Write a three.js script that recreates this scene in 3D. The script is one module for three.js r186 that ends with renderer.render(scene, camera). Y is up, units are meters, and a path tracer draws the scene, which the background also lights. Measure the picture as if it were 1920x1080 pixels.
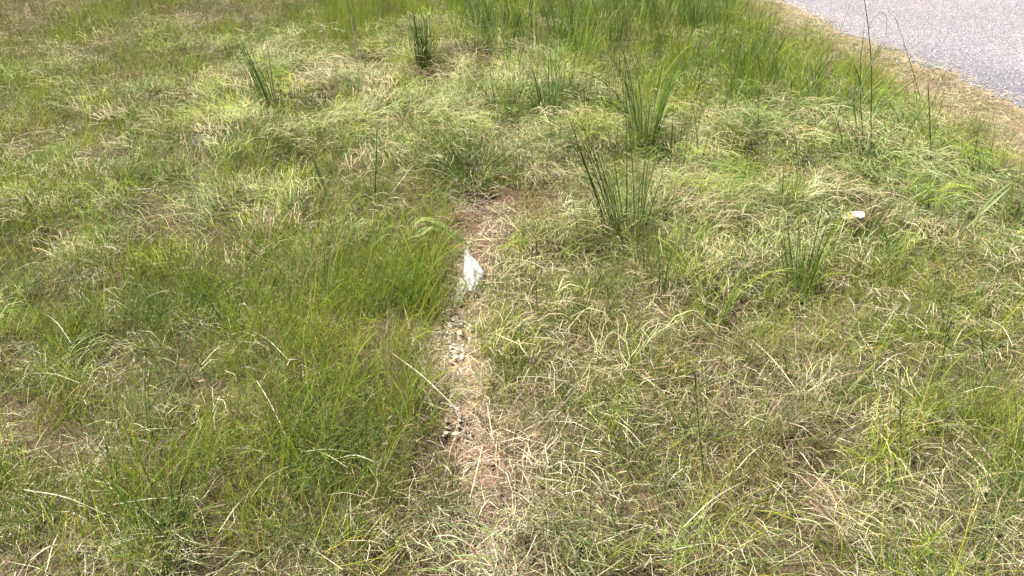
import * as THREE from 'three';
import { Sky } from 'three/addons/objects/Sky.js';

// ---------------------------------------------------------------- camera, sky, sun, exposure
const scene = new THREE.Scene();
const EYE = 1.6, PITCH = 32 * Math.PI / 180, FOV = 40;
const camera = new THREE.PerspectiveCamera(FOV, 1920 / 1080, 0.05, 400);
camera.position.set(0, EYE, 0);
camera.rotation.set(-PITCH, 0, 0);

const renderer = new THREE.WebGLRenderer({ antialias: true });
renderer.toneMapping = THREE.LinearToneMapping;
renderer.toneMappingExposure = 2.4;
renderer.shadowMap.enabled = true;

const sunDir = new THREE.Vector3(-0.55, 1, -0.08).normalize();
const sky = new Sky();
sky.scale.setScalar(300);
Object.assign(sky.material.uniforms.turbidity, { value: 8 });
sky.material.uniforms.rayleigh.value = 0.55;
sky.material.uniforms.mieCoefficient.value = 0.004;
sky.material.uniforms.sunPosition.value.copy(sunDir);
sky.name = 'sky'; sky.userData.kind = 'structure';
scene.add(sky);
scene.environmentIntensity = 0.1;

const sun = new THREE.DirectionalLight(new THREE.Color(1.0, 0.96, 0.88), 5);
sun.position.copy(sunDir).multiplyScalar(30);
sun.castShadow = true;
Object.assign(sun.shadow.camera, { left: -12, right: 12, top: 12, bottom: -12, near: 1, far: 60 });
sun.shadow.mapSize.set(4096, 4096);
scene.add(sun, sun.target);

// ---------------------------------------------------------------- helpers
function rng(seed) { let a = seed >>> 0; return () => { a = (a + 0x6d2b79f5) | 0; let t = Math.imul(a ^ (a >>> 15), 1 | a); t = (t + Math.imul(t ^ (t >>> 7), 61 | t)) ^ t; return ((t ^ (t >>> 14)) >>> 0) / 4294967296; }; }
let R = rng(20240611);
const rr = (a, b) => a + (b - a) * R();
const pick = (a) => a[Math.floor(R() * a.length)];
const lerp = (a, b, t) => a + (b - a) * t;
const clamp = (x, a = 0, b = 1) => Math.min(b, Math.max(a, x));
const smooth = (a, b, x) => { const t = clamp((x - a) / (b - a)); return t * t * (3 - 2 * t); };
const hash = (ix, iy, s) => { let h = Math.imul(ix, 374761393) ^ Math.imul(iy, 668265263) ^ Math.imul(s, 974711); h = Math.imul(h ^ (h >>> 13), 1274126177); return ((h ^ (h >>> 16)) >>> 0) / 4294967296; };
function noise(x, y, s = 0) {
  const ix = Math.floor(x), iy = Math.floor(y), fx = x - ix, fy = y - iy, u = fx * fx * (3 - 2 * fx), v = fy * fy * (3 - 2 * fy);
  return lerp(lerp(hash(ix, iy, s), hash(ix + 1, iy, s), u), lerp(hash(ix, iy + 1, s), hash(ix + 1, iy + 1, s), u), v);
}
const fbm = (x, y, s = 0) => noise(x, y, s) * 0.55 + noise(x * 2.1, y * 2.1, s + 1) * 0.3 + noise(x * 4.3, y * 4.3, s + 2) * 0.15;

// photo pixel <-> place on the ground
const F = 540 / Math.tan(FOV * Math.PI / 360), SP = Math.sin(PITCH), CP = Math.cos(PITCH);
function ray(u, v) { const a = (u - 960) / F, b = (540 - v) / F; return [a, -SP + b * CP, -CP - b * SP]; }
function P(u, v, h = 0) { const d = ray(u, v), t = (EYE - h) / -d[1]; return new THREE.Vector3(d[0] * t, h, d[2] * t); }
function pixelOf(x, y, z) { const dy = y - EYE, depth = -dy * SP - z * CP, up = dy * CP - z * SP; return [960 + F * x / depth, 540 - F * up / depth, depth]; }
// the point seen at pixel (u, v) on the upright plane that crosses the view at distance z
function Q(u, v, z) { const d = ray(u, v), t = z / d[2]; return new THREE.Vector3(d[0] * t, EYE + d[1] * t, z); }

// ---------------------------------------------------------------- what grows where
const trail = [[930, 395], [905, 470], [890, 545], [848, 625], [846, 700], [880, 790], [905, 880], [900, 960], [930, 1060], [950, 1180]].map(([u, v]) => P(u, v));
function trailDist(x, z) {
  let best = 9;
  for (let i = 0; i + 1 < trail.length; i++) {
    const a = trail[i], b = trail[i + 1], dx = b.x - a.x, dz = b.z - a.z, t = clamp(((x - a.x) * dx + (z - a.z) * dz) / (dx * dx + dz * dz));
    best = Math.min(best, Math.hypot(x - a.x - dx * t, z - a.z - dz * t));
  }
  return best;
}
const roadEdge = [[1330, -60], [1400, -30], [1462, 2], [1548, 44], [1572, 62], [1618, 74], [1660, 92], [1692, 98], [1704, 114], [1728, 126], [1786, 136], [1804, 152], [1862, 178], [1925, 208], [2040, 262], [2200, 350], [2420, 470], [2700, 640]].map(([u, v]) => P(u, v));
{ const a = roadEdge[2], d = roadEdge[3].clone().sub(roadEdge[13]).normalize(); roadEdge.splice(0, 2, a.clone().addScaledVector(d, 30), a.clone().addScaledVector(d, 8), a.clone().addScaledVector(d, 2)); }
function roadSide(x, z) {   // signed metres to the road's edge, positive on the grass
  let best = 99, sign = 1;
  for (let i = 0; i + 1 < roadEdge.length; i++) {
    const a = roadEdge[i], b = roadEdge[i + 1], dx = b.x - a.x, dz = b.z - a.z, t = clamp(((x - a.x) * dx + (z - a.z) * dz) / (dx * dx + dz * dz));
    const ex = x - a.x - dx * t, ez = z - a.z - dz * t, d = Math.hypot(ex, ez);
    if (d < best) { best = d; sign = dx * (z - a.z) - dz * (x - a.x) > 0 ? 1 : -1; }
  }
  return best * sign;
}
const blobs = (list) => { const l = list.map(([u, v, ru, rv, k]) => { const c = P(u, v), e = P(u + ru, v), n = P(u, Math.max(v - rv, -120)), s = P(u, v + rv); return [c.x, (n.z + s.z) / 2, e.x - c.x, (s.z - n.z) / 2, k]; }); return (x, z) => { let s = 0; for (const [cx, cz, rx, rz, k] of l) { const dx = (x - cx) / rx, dz = (z - cz) / rz, q = dx * dx + dz * dz; if (q < 4) s += k * Math.exp(-q * 1.4); } return s; }; };
// bright fresh stands
const freshB = blobs([[420, 960, 260, 130, 0.45], [90, 850, 160, 120, 0.35], [620, 1000, 160, 110, 0.4], [120, 660, 200, 120, 0.45], [180, 960, 200, 100, 0.4], [420, 620, 180, 120, 0.5], [1250, 600, 160, 110, 0.45], [1300, 900, 120, 90, 0.3], [1700, 700, 160, 80, 0.35], [1780, 950, 150, 110, 0.4], [690, 640, 190, 190, 1.0], [560, 800, 240, 150, 0.75], [750, 745, 90, 80, 0.6], [330, 900, 200, 120, 0.35], [715, 40, 110, 60, 1.2], [1640, 590, 90, 60, 0.8], [1330, 640, 80, 90, 0.5], [215, 45, 90, 40, 0.7], [1870, 850, 90, 120, 0.6], [1150, 60, 260, 70, 0.3], [1500, 180, 130, 80, 0.45], [250, 590, 160, 90, 0.3], [1200, 560, 120, 80, 0.5], [700, 960, 120, 110, 0.35], [1560, 930, 90, 90, 0.3]]);
// flattened pale mats
const matB = blobs([[760, 190, 180, 70, 1.0], [1000, 280, 200, 70, 0.9], [1320, 330, 220, 90, 1.0], [1640, 330, 220, 100, 0.9], [1560, 440, 260, 80, 0.8], [1080, 160, 300, 90, 0.6], [420, 470, 200, 60, 0.7], [110, 560, 140, 120, 0.6], [1250, 440, 160, 80, 0.7], [90, 800, 160, 140, 0.5], [1800, 480, 150, 100, 0.6], [430, 190, 160, 90, 0.3], [1130, 880, 140, 110, 0.35], [650, 270, 140, 60, 0.6]]);
// brown, seed-headed or dry
const dryB = blobs([[1450, 620, 420, 230, 0.28], [1500, 950, 450, 160, 0.25], [1600, 430, 300, 80, 0.2], [80, 50, 220, 110, 0.75], [450, 20, 200, 60, 0.45], [300, 130, 260, 120, 0.25], [100, 250, 160, 90, 0.25], [380, 410, 220, 80, 0.5], [970, 390, 150, 60, 0.9], [880, 850, 190, 180, 0.5], [1400, 760, 120, 90, 0.5], [1560, 860, 200, 140, 0.35], [1760, 480, 160, 90, 0.4], [170, 870, 90, 60, 0.4], [1290, 110, 120, 60, 0.3], [980, 1000, 280, 90, 0.5], [1480, 640, 160, 60, 0.3], [240, 760, 120, 60, 0.3]]);
// red-brown rotting litter at the head of the trail
const rustB = blobs([[965, 400, 150, 65, 1.1], [920, 480, 50, 45, 0.9], [1040, 400, 90, 40, 0.6]]);
// tall loose growth: the band along the back and by the road, and the deep stand beside the trail
const tallB = blobs([[1130, 70, 330, 80, 0.65], [1000, 200, 130, 60, 0.3], [1230, 230, 170, 90, 0.4], [1430, 190, 130, 80, 0.5], [1560, 230, 90, 70, 0.55], [1720, 300, 110, 60, 0.5], [1890, 400, 90, 60, 0.6], [660, 640, 170, 150, 0.35], [500, 850, 200, 150, 0.2], [1180, 590, 120, 70, 0.3]]);
const hollows = [[805, 158, 0.17, 0.15], [888, 122, 0.2, 0.14], [884, 362, 0.13, 0.09], [1216, 306, 0.12, 0.1], [545, 322, 0.16, 0.1], [702, 132, 0.18, 0.12], [590, 170, 0.15, 0.1], [1150, 482, 0.1, 0.06], [1600, 470, 0.12, 0.05], [1850, 446, 0.2, 0.1], [1398, 604, 0.14, 0.08], [300, 462, 0.18, 0.09], [1500, 578, 0.09, 0.06], [950, 240, 0.12, 0.06], [760, 900, 0.05, 0.05], [915, 785, 0.06, 0.03], [530, 905, 0.04, 0.05], [1565, 255, 0.18, 0.1], [1030, 258, 0.1, 0.06], [1330, 655, 0.09, 0.05], [980, 945, 0.07, 0.04], [1540, 905, 0.07, 0.04], [930, 860, 0.05, 0.03], [115, 470, 0.14, 0.07], [680, 880, 0.07, 0.04], [1470, 880, 0.06, 0.04], [1215, 1050, 0.08, 0.05]].map(([u, v, r, d]) => { const p = P(u, v); return [p.x, p.z, r, d]; });
function hollow(x, z) { let s = 0; for (const [cx, cz, r] of hollows) { const q = ((x - cx) ** 2 + (z - cz) ** 2) / (r * r * 0.75); if (q < 5) s += Math.exp(-q * q); } return Math.min(1, s); }
function H(x, z) {
  let h = 0.09 * (fbm(x * 0.7 + 3, z * 0.7 + 8, 11) - 0.5) + 0.05 * (fbm(x * 2.3, z * 2.3, 21) - 0.5);
  for (const [cx, cz, r, d] of hollows) { const q = ((x - cx) ** 2 + (z - cz) ** 2) / (r * r); if (q < 6) h -= d * Math.exp(-q * q); }
  const e = roadSide(x, z), t = trailDist(x, z);
  h *= smooth(-0.1, 0.7, e);
  return h - 0.025 * Math.exp(-(t * t) / 0.012) + 0.01 * smooth(0, 0.3, e);
}
function fields(x, z) {
  const n1 = fbm(x * 1.3, z * 1.3, 31), n2 = fbm(x * 1.9 + 7, z * 1.9, 41), n3 = fbm(x * 3.1, z * 3.1 + 5, 51), edge = roadSide(x, z), t = trailDist(x, z);
  const verge = smooth(0.78, 0.3, edge + 0.6 * (n3 - 0.5) - 0.12 * smooth(-6, -4.5, z));
  const bareNoise = smooth(0.66, 0.78, n3) * 0.5 * smooth(-0.4, 0.2, x);
  const bare = clamp(smooth(lerp(0.115, 0.1, smooth(-2.2, -1.7, z)), 0.02, t + 0.12 * (n3 - 0.5)) * lerp(1, 0.85, smooth(-1.95, -1.5, z)) + bareNoise * 0.5) * (1 - verge);
  const fresh = clamp(freshB(x, z) + (n1 - 0.5) * 0.9) * (1 - verge) * (1 - bare);
  const mat = clamp(0.15 + matB(x, z) + (n2 - 0.5) * 1.1 - fresh * 0.5) * (1 - verge) * (1 - bare * 0.8);
  const dry = clamp(dryB(x, z) + (n3 - 0.5) * 1.0 + bare * 0.5);
  const rust = clamp(rustB(x, z) * 1.2 + (n3 - 0.55) * 0.8 * (rustB(x, z) > 0.1 ? 1 : 0));
  const high = clamp(tallB(x, z) * 1.1 * smooth(0.4, 0.62, fbm(x * 3.6, z * 3.6, 77))) * (1 - verge) * (1 - bare) * (1 - rust);
  return { fresh, high, mat: mat * (1 - rust) * (1 - 0.4 * high), dry, bare, rust, verge, edge, trail: t, n1, n2, n3 };
}
// the way the grass was laid down: swirling over the ground
function flow(x, z) { return 6.283 * (fbm(x * 0.55 + 2, z * 0.55 + 4, 61) * 1.5 + 0.25 * fbm(x * 2.4, z * 2.4, 71)); }

// ---------------------------------------------------------------- blades
class Blades {
  constructor() { this.p = []; this.n = []; this.c = []; this.i = []; }
  // centre: array of Vector3; widths per point; colour per point
  ribbon(centre, width, colour, twist = 0, twistRate = 0) {
    const N = centre.length, b0 = this.p.length / 3, T = new THREE.Vector3(), S = new THREE.Vector3(), Nn = new THREE.Vector3(), up = new THREE.Vector3(0, 1, 0);
    let azim = null;
    for (let k = 0; k < N; k++) {
      T.subVectors(centre[Math.min(k + 1, N - 1)], centre[Math.max(k - 1, 0)]).normalize();
      S.crossVectors(T, up); if (S.lengthSq() < 1e-3) S.copy(azim ?? new THREE.Vector3(1, 0, 0)); S.normalize(); azim = S.clone();
      S.applyAxisAngle(T, twist + twistRate * k / (N - 1));
      Nn.crossVectors(S, T).normalize();
      const w = (typeof width === 'function' ? width(k / (N - 1)) : width) / 2, c = typeof colour === 'function' ? colour(k / (N - 1)) : colour, q = centre[k];
      if (k === N - 1) { this.p.push(q.x, q.y, q.z); this.n.push(Nn.x, Nn.y, Nn.z); this.c.push(...c); }
      else { this.p.push(q.x - S.x * w, q.y - S.y * w, q.z - S.z * w, q.x + S.x * w, q.y + S.y * w, q.z + S.z * w); this.n.push(Nn.x, Nn.y, Nn.z, Nn.x, Nn.y, Nn.z); this.c.push(...c, ...c); }
    }
    for (let k = 0; k < N - 2; k++) { const a = b0 + 2 * k; this.i.push(a, a + 1, a + 2, a + 1, a + 3, a + 2); }
    const a = b0 + 2 * (N - 2); this.i.push(a, a + 1, a + 2);
    return this;
  }
  quad(c, ax, az, len, wid, lift, colour) {   // a small bent flake
    const cs = Math.cos(ax), sn = Math.sin(ax), b = this.p.length / 3, pts = [[-1, 0, 0], [-0.2, -1, 0.5], [-0.1, 1, 0.7], [1, 0.1, lift]];
    for (const [a, d, e] of pts) { this.p.push(c.x + (a * len * cs - d * wid * sn) / 2, c.y + e * az, c.z + (a * len * sn + d * wid * cs) / 2); this.n.push(0, 1, 0); this.c.push(...colour); }
    this.i.push(b, b + 2, b + 1, b + 1, b + 2, b + 3);
  }
  build() {
    const g = new THREE.BufferGeometry();
    g.setAttribute('position', new THREE.Float32BufferAttribute(this.p, 3)); g.setAttribute('normal', new THREE.Float32BufferAttribute(this.n, 3)); g.setAttribute('color', new THREE.Float32BufferAttribute(this.c, 3)); g.setIndex(this.i);
    return g;
  }
}
// a growing blade: rises from base, leans over, bends down under its own weight
function growing(base, az, len, lean, curl, seg, drift = 0) {
  const pts = [base.clone()], p = base.clone(), step = len / seg;
  for (let k = 0; k < seg; k++) {
    const t = (k + 0.5) / seg, el = Math.PI / 2 - lean - curl * Math.pow(t, 1.5), a = az + drift * t;
    p.x += Math.cos(el) * Math.cos(a) * step; p.z += Math.cos(el) * Math.sin(a) * step; p.y += Math.sin(el) * step;
    pts.push(p.clone());
  }
  return pts;
}
// a blade lying on the sward
function lying(base, az, len, rise, seg, drift) {
  const pts = [], p = base.clone(), step = len / seg;
  for (let k = 0; k <= seg; k++) {
    const t = k / seg;
    pts.push(new THREE.Vector3(p.x, base.y + rise * Math.pow(Math.sin(Math.PI * Math.min(1, 0.06 + t * 0.9)), 0.8), p.z));
    const a = az + drift * (t - 0.3);
    p.x += Math.cos(a) * step; p.z += Math.sin(a) * step;
  }
  return pts;
}
const taper = (w) => (t) => w * (0.55 + 0.45 * Math.min(1, t * 4)) * (1 - 0.85 * t * t);
const tint = (c, k) => [c[0] * k, c[1] * k, c[2] * k];
const mixc = (a, b, t) => [lerp(a[0], b[0], t), lerp(a[1], b[1], t), lerp(a[2], b[2], t)];

// real-world base colours, linear
const C = {
  fresh: [0.29, 0.39, 0.03], green: [0.145, 0.23, 0.038], deep: [0.08, 0.145, 0.022], blue: [0.18, 0.25, 0.075], pale: [0.375, 0.395, 0.165], olive: [0.25, 0.255, 0.048],
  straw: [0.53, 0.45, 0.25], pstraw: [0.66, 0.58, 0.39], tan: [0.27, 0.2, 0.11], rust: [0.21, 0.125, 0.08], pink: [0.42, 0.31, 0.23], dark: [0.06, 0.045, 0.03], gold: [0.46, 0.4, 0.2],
};
const leafM = new THREE.MeshPhysicalMaterial({ name: 'leaf', vertexColors: true, roughness: 1, transmission: 0.42, thickness: 0, ior: 1.35, specularIntensity: 0.5, side: THREE.DoubleSide });
const matM = new THREE.MeshPhysicalMaterial({ name: 'laid_leaf', vertexColors: true, roughness: 0.62, ior: 1.4, specularIntensity: 0.4, side: THREE.DoubleSide });
const strawM = new THREE.MeshStandardMaterial({ name: 'straw', vertexColors: true, roughness: 0.62, side: THREE.DoubleSide });
const litterM = new THREE.MeshStandardMaterial({ name: 'litter', vertexColors: true, roughness: 0.85, side: THREE.DoubleSide });

// ---------------------------------------------------------------- ground and road
function canvasTex(size, draw, metres, srgb = true) {
  const c = document.createElement('canvas'); c.width = c.height = size; draw(c.getContext('2d'), size);
  const t = new THREE.CanvasTexture(c); t.wrapS = t.wrapT = THREE.RepeatWrapping; t.repeat.set(1 / metres, 1 / metres); if (srgb) t.colorSpace = THREE.SRGBColorSpace; return t;
}
R = rng(5);
const soilMap = canvasTex(1024, (g, s) => {
  g.fillStyle = '#8a7a66'; g.fillRect(0, 0, s, s);
  for (let k = 0; k < 9000; k++) { const v = Math.floor(rr(70, 170)); g.fillStyle = `rgba(${v},${Math.floor(v * 0.88)},${Math.floor(v * 0.75)},0.5)`; const r = rr(1, 6), x = rr(0, s), y = rr(0, s); g.beginPath(); g.ellipse(x, y, r, r * rr(0.4, 1), rr(0, 3), 0, 7); g.fill(); }
  for (let k = 0; k < 5200; k++) { const v = rr(0, 1), x = rr(0, s), y = rr(0, s), a = rr(0, 6.28), l = rr(8, 60); g.strokeStyle = v < 0.35 ? `rgba(58,42,30,0.7)` : v < 0.7 ? 'rgba(196,172,126,0.75)' : 'rgba(160,132,104,0.7)'; g.lineWidth = rr(1, 3.4); g.beginPath(); g.moveTo(x, y); g.quadraticCurveTo(x + Math.cos(a) * l / 2 + rr(-6, 6), y + Math.sin(a) * l / 2 + rr(-6, 6), x + Math.cos(a) * l, y + Math.sin(a) * l); g.stroke(); }
}, 0.9);
const soilBump = canvasTex(512, (g, s) => { g.fillStyle = '#777'; g.fillRect(0, 0, s, s); for (let k = 0; k < 6000; k++) { const v = Math.floor(rr(40, 220)); g.fillStyle = `rgba(${v},${v},${v},0.45)`; const r = rr(1, 7); g.beginPath(); g.ellipse(rr(0, s), rr(0, s), r, r * rr(0.3, 1), rr(0, 3), 0, 7); g.fill(); } }, 0.5, false);
const soilM = new THREE.MeshStandardMaterial({ name: 'soil', vertexColors: true, map: soilMap, bumpMap: soilBump, bumpScale: 0.012, roughness: 0.95 });

{ // one sheet, fine where it is seen, out to the horizon
  const xs = [], zs = [];
  const axis = (a, lo, hi, fine) => { for (let x = -150; x < lo; x += Math.max(0.25, (lo - x) * 0.22)) a.push(x); for (let x = lo; x < hi; x += fine) a.push(x); for (let x = hi; x < 150; x += Math.max(0.25, (x - hi) * 0.22 + 0.05)) a.push(x); a.push(150); };
  axis(xs, -6.5, 5.5, 0.05); axis(zs, -11, -0.4, 0.05);
  const pos = [], uv = [], col = [], idx = [], nx = xs.length;
  for (const z of zs) for (const x of xs) {
    const e = roadSide(x, z), f = fields(x, z), near = Math.abs(x) < 8 && z < 1 && z > -12;
    pos.push(x, near ? H(x, z) - (e < -0.02 ? 0.02 * smooth(0.02, 0.12, -e) : 0) : -0.02, z); uv.push(x, -z);
    let c = [0.34, 0.27, 0.2]; c = mixc(c, [1.2, 1.03, 0.92], f.bare * 0.8); c = mixc(c, [0.5, 0.33, 0.26], f.rust * 0.9); c = mixc(c, [1.05, 0.98, 0.8], f.verge * 0.7); c = mixc(c, [1.6, 1.4, 1.15], smooth(0.1, 0.0, e + 0.08 * (f.n3 - 0.5)) * 0.9);
    col.push(...c);
  }
  for (let j = 0; j + 1 < zs.length; j++) for (let i = 0; i + 1 < nx; i++) { const a = j * nx + i, b = a + nx; idx.push(a, b, a + 1, b, b + 1, a + 1); }
  const g = new THREE.BufferGeometry(); g.setAttribute('position', new THREE.Float32BufferAttribute(pos, 3)); g.setAttribute('uv', new THREE.Float32BufferAttribute(uv, 2)); g.setAttribute('color', new THREE.Float32BufferAttribute(col, 3)); g.setIndex(idx); g.computeVertexNormals();
  const m = new THREE.Mesh(g, soilM); m.name = 'ground'; m.userData = { kind: 'structure', label: 'brown soil and thatch ground under the roadside grass', category: 'ground' }; scene.add(m);
}
// chip-sealed road
R = rng(9);
const chips = [];
for (let k = 0; k < 26000; k++) { const t = R(); chips.push([R(), R(), rr(0.0016, 0.0042), rr(0.55, 1), rr(0, 3.1), t < 0.16 ? rr(215, 240) : t < 0.84 ? rr(170, 208) : rr(115, 160), rr(-1, 1)]); }
const roadDraw = (bump) => (g, s) => {
  g.fillStyle = bump ? '#202020' : '#7b7679'; g.fillRect(0, 0, s, s);
  for (const [x, y, r, q, a, v, w] of chips) for (const ox of [-1, 0, 1]) for (const oy of [-1, 0, 1]) {
    const cx = (x + ox) * s, cy = (y + oy) * s; if (cx < -20 || cy < -20 || cx > s + 20 || cy > s + 20) continue;
    g.fillStyle = bump ? `rgb(${Math.floor(150 + 80 * q)},${Math.floor(150 + 80 * q)},${Math.floor(150 + 80 * q)})` : `rgb(${Math.floor(v + 5 * w)},${Math.floor(v - 5)},${Math.floor(v - 2 - 7 * w)})`;
    g.beginPath(); for (let k = 0; k < 6; k++) { const b = a + k * 1.047, d = r * s * (0.75 + 0.5 * hash(k, Math.floor(x * 9999), 3)); g.lineTo(cx + Math.cos(b) * d, cy + Math.sin(b) * d * q); } g.fill();
  }
};
const roadM = new THREE.MeshStandardMaterial({ name: 'chip_seal', map: canvasTex(2048, roadDraw(false), 1.3), bumpMap: canvasTex(2048, roadDraw(true), 1.3, false), bumpScale: 0.003, roughness: 0.9, vertexColors: true });
{
  const curve = new THREE.CatmullRomCurve3(roadEdge, false, 'centripetal'), pos = [], uv = [], col = [], idx = [], N = 900, across = [0, 0.01, 0.03, 0.08, 0.2, 0.4, 0.7, 1.1, 1.7, 2.5, 3.5, 5, 7];
  const side = new THREE.Vector3(0.985, 0, 0.17).normalize();
  for (let k = 0; k <= N; k++) {
    const p = curve.getPoint(k / N), ragged = 0.035 * (fbm(p.x * 9, p.z * 9, 81) - 0.5) + 0.02 * (noise(p.x * 40, p.z * 40, 82) - 0.5);
    across.forEach((a, j) => {
      const q = p.clone().addScaledVector(side, a + ragged * (j < 5 ? 1 : 0)), y = j === 0 ? -0.03 : j === 1 ? 0.004 : 0.012 + 0.02 * Math.min(1, a / 3);
      pos.push(q.x, y, q.z); uv.push(q.x, -q.z);
      const w = fbm(q.x * 1.4, q.z * 1.4, 91), edge = smooth(0.75, 0.1, a + 0.5 * (w - 0.5)) * smooth(-6.4, -5.0, q.z);
      col.push(...mixc(tint(mixc([0.81, 0.76, 0.71], [0.91, 0.85, 0.76], w), 0.82 + 0.3 * fbm(q.x * 0.8 + 9, q.z * 1.6, 93)), [0.52, 0.51, 0.5], edge * 0.85));
    });
  }
  const M = across.length;
  for (let k = 0; k < N; k++) for (let j = 0; j + 1 < M; j++) { const a = k * M + j, b = a + M; idx.push(a, a + 1, b, b, a + 1, b + 1); }
  const g = new THREE.BufferGeometry(); g.setAttribute('position', new THREE.Float32BufferAttribute(pos, 3)); g.setAttribute('uv', new THREE.Float32BufferAttribute(uv, 2)); g.setAttribute('color', new THREE.Float32BufferAttribute(col, 3)); g.setIndex(idx); g.computeVertexNormals();
  const m = new THREE.Mesh(g, roadM); m.name = 'road'; m.userData = { kind: 'structure', label: 'grey chip-sealed road with a ragged edge beside the verge', category: 'road' }; scene.add(m);
}

// ---------------------------------------------------------------- the sward: nobody could count it
const names = new Map();
const numbered = (n) => { const k = names.get(n) ?? 0; names.set(n, k + 1); return k ? n + '_' + String(k).padStart(3, '0') : n; };
function stuff(name, label, category, geometries, material, places) {   // places: [Matrix4, colour, variant]
  const o = new THREE.Group(); o.name = name; o.userData = { kind: 'stuff', label, category }; scene.add(o);
  let nv = 0, ni = 0; for (const q of places) { nv += geometries[q[2]].attributes.position.count; ni += geometries[q[2]].index.count; }
  const P_ = new Float32Array(nv * 3), N_ = new Float32Array(nv * 3), C_ = new Float32Array(nv * 3), I_ = new Uint32Array(ni); let pv = 0, pi = 0;
  for (const [m, col, v] of places) {
    const g = geometries[v], p = g.attributes.position.array, n = g.attributes.normal.array, c = g.attributes.color.array, ix = g.index.array, e = m.elements;
    for (let i = 0; i < ix.length; i++) I_[pi++] = ix[i] + pv / 3;
    for (let i = 0; i < p.length; i += 3) {
      for (let k = 0; k < 3; k++) { P_[pv + k] = e[k] * p[i] + e[4 + k] * p[i + 1] + e[8 + k] * p[i + 2] + e[12 + k]; N_[pv + k] = e[k] * n[i] + e[4 + k] * n[i + 1] + e[8 + k] * n[i + 2]; C_[pv + k] = c[i + k] * col[k]; }
      const l = Math.hypot(N_[pv], N_[pv + 1], N_[pv + 2]); N_[pv] /= l; N_[pv + 1] /= l; N_[pv + 2] /= l; pv += 3;
    }
  }
  const g = new THREE.BufferGeometry(); g.setAttribute('position', new THREE.BufferAttribute(P_, 3)); g.setAttribute('normal', new THREE.BufferAttribute(N_, 3)); g.setAttribute('color', new THREE.BufferAttribute(C_, 3)); g.setIndex(new THREE.BufferAttribute(I_, 1));
  const mm = new THREE.Mesh(g, material); mm.name = 'blades'; mm.userData.kind = 'stuff'; o.add(mm);
  return o;
}
const V0 = new THREE.Vector3();
// kinds of tuft; vertex colours vary round 1, the copy's colour is the leaf's own
const shade = () => { const k = rr(0.62, 1.28), d = R() < 0.2 ? rr(0.2, 0.5) : rr(-0.12, 0.12); return [k * (1 + d), k, k * (1 + d * 0.4)]; };
R = rng(101);
const upright = Array.from({ length: 14 }, () => {
  const b = new Blades(), n = 34;
  for (let k = 0; k < n; k++) { const a = rr(0, 6.28), r = 0.075 * Math.sqrt(R()), c = shade(), len = rr(0.07, 0.29), dead = R() < 0.12 ? [1.8, 1.35, 1.8] : [1, 1, 1], cc = [c[0] * dead[0], c[1] * dead[1], c[2] * dead[2]]; b.ribbon(growing(new THREE.Vector3(Math.cos(a) * r, -0.01, Math.sin(a) * r), rr(0, 6.28), len, rr(0.02, 0.65), rr(0.1, 1.6), 3, rr(-0.6, 0.6)), taper(rr(0.0012, 0.0024)), cc, rr(-1.2, 1.2), rr(-1, 1)); }
  return b.build();
});
const fine = Array.from({ length: 10 }, () => {   // thin erect blades of the fresh stands
  const b = new Blades(), n = 36;
  for (let k = 0; k < n; k++) { const a = rr(0, 6.28), r = 0.08 * Math.sqrt(R()), c = shade(), d = R() < 0.1 ? [1.6, 0.9, 2] : [1, 1, 1]; b.ribbon(growing(new THREE.Vector3(Math.cos(a) * r, -0.01, Math.sin(a) * r), rr(0, 6.28), rr(0.12, 0.36), rr(0.02, 0.5), rr(0.0, 1.1), 4, rr(-0.5, 0.5)), taper(rr(0.0012, 0.0022)), [c[0] * d[0], c[1] * d[1], c[2] * d[2]], rr(-1.5, 1.5), rr(-1, 1)); }
  return b.build();
});
const tall = Array.from({ length: 10 }, () => {   // loose tall growth
  const b = new Blades(), n = 16;
  for (let k = 0; k < n; k++) { const a = rr(0, 6.28), r = 0.07 * Math.sqrt(R()), c = shade(), broken = R() < 0.15; b.ribbon(growing(new THREE.Vector3(Math.cos(a) * r, -0.01, Math.sin(a) * r), rr(0, 6.28), rr(0.2, 0.5), rr(0.0, 0.28), broken ? rr(1.5, 2.4) : rr(0.0, 0.7), 5, rr(-0.5, 0.5)), taper(rr(0.0022, 0.0048)), c, rr(-1.5, 1.5), rr(-1, 1)); }
  return b.build();
});
const laid = Array.from({ length: 12 }, () => {   // a lock of flattened blades, pointing along +x
  const b = new Blades(), n = 34;
  for (let k = 0; k < n; k++) { const c = shade(); b.ribbon(lying(new THREE.Vector3(rr(-0.12, 0.06), rr(0, 0.035), rr(-0.1, 0.1)), rr(-0.9, 0.9), rr(0.06, 0.2), rr(0.008, 0.05), 3, rr(-1.4, 1.4)), taper(rr(0.0013, 0.0026)), c, rr(-0.6, 0.6), rr(-1.2, 1.2)); }
  return b.build();
});
const straws = Array.from({ length: 10 }, () => {
  const b = new Blades(), n = 32;
  for (let k = 0; k < n; k++) { const v = rr(0.45, 1.25), c = [v, v * rr(0.92, 1.02), v * rr(0.85, 1.05)], a = rr(0, 6.28), r = 0.12 * Math.sqrt(R()); b.ribbon(lying(new THREE.Vector3(Math.cos(a) * r, rr(0, 0.025), Math.sin(a) * r), rr(0, 6.28), rr(0.03, 0.13), rr(0.002, 0.02), 2, rr(-0.9, 0.9)), taper(rr(0.0013, 0.0028)), c, rr(-0.7, 0.7), rr(-1, 1)); }
  return b.build();
});
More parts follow.
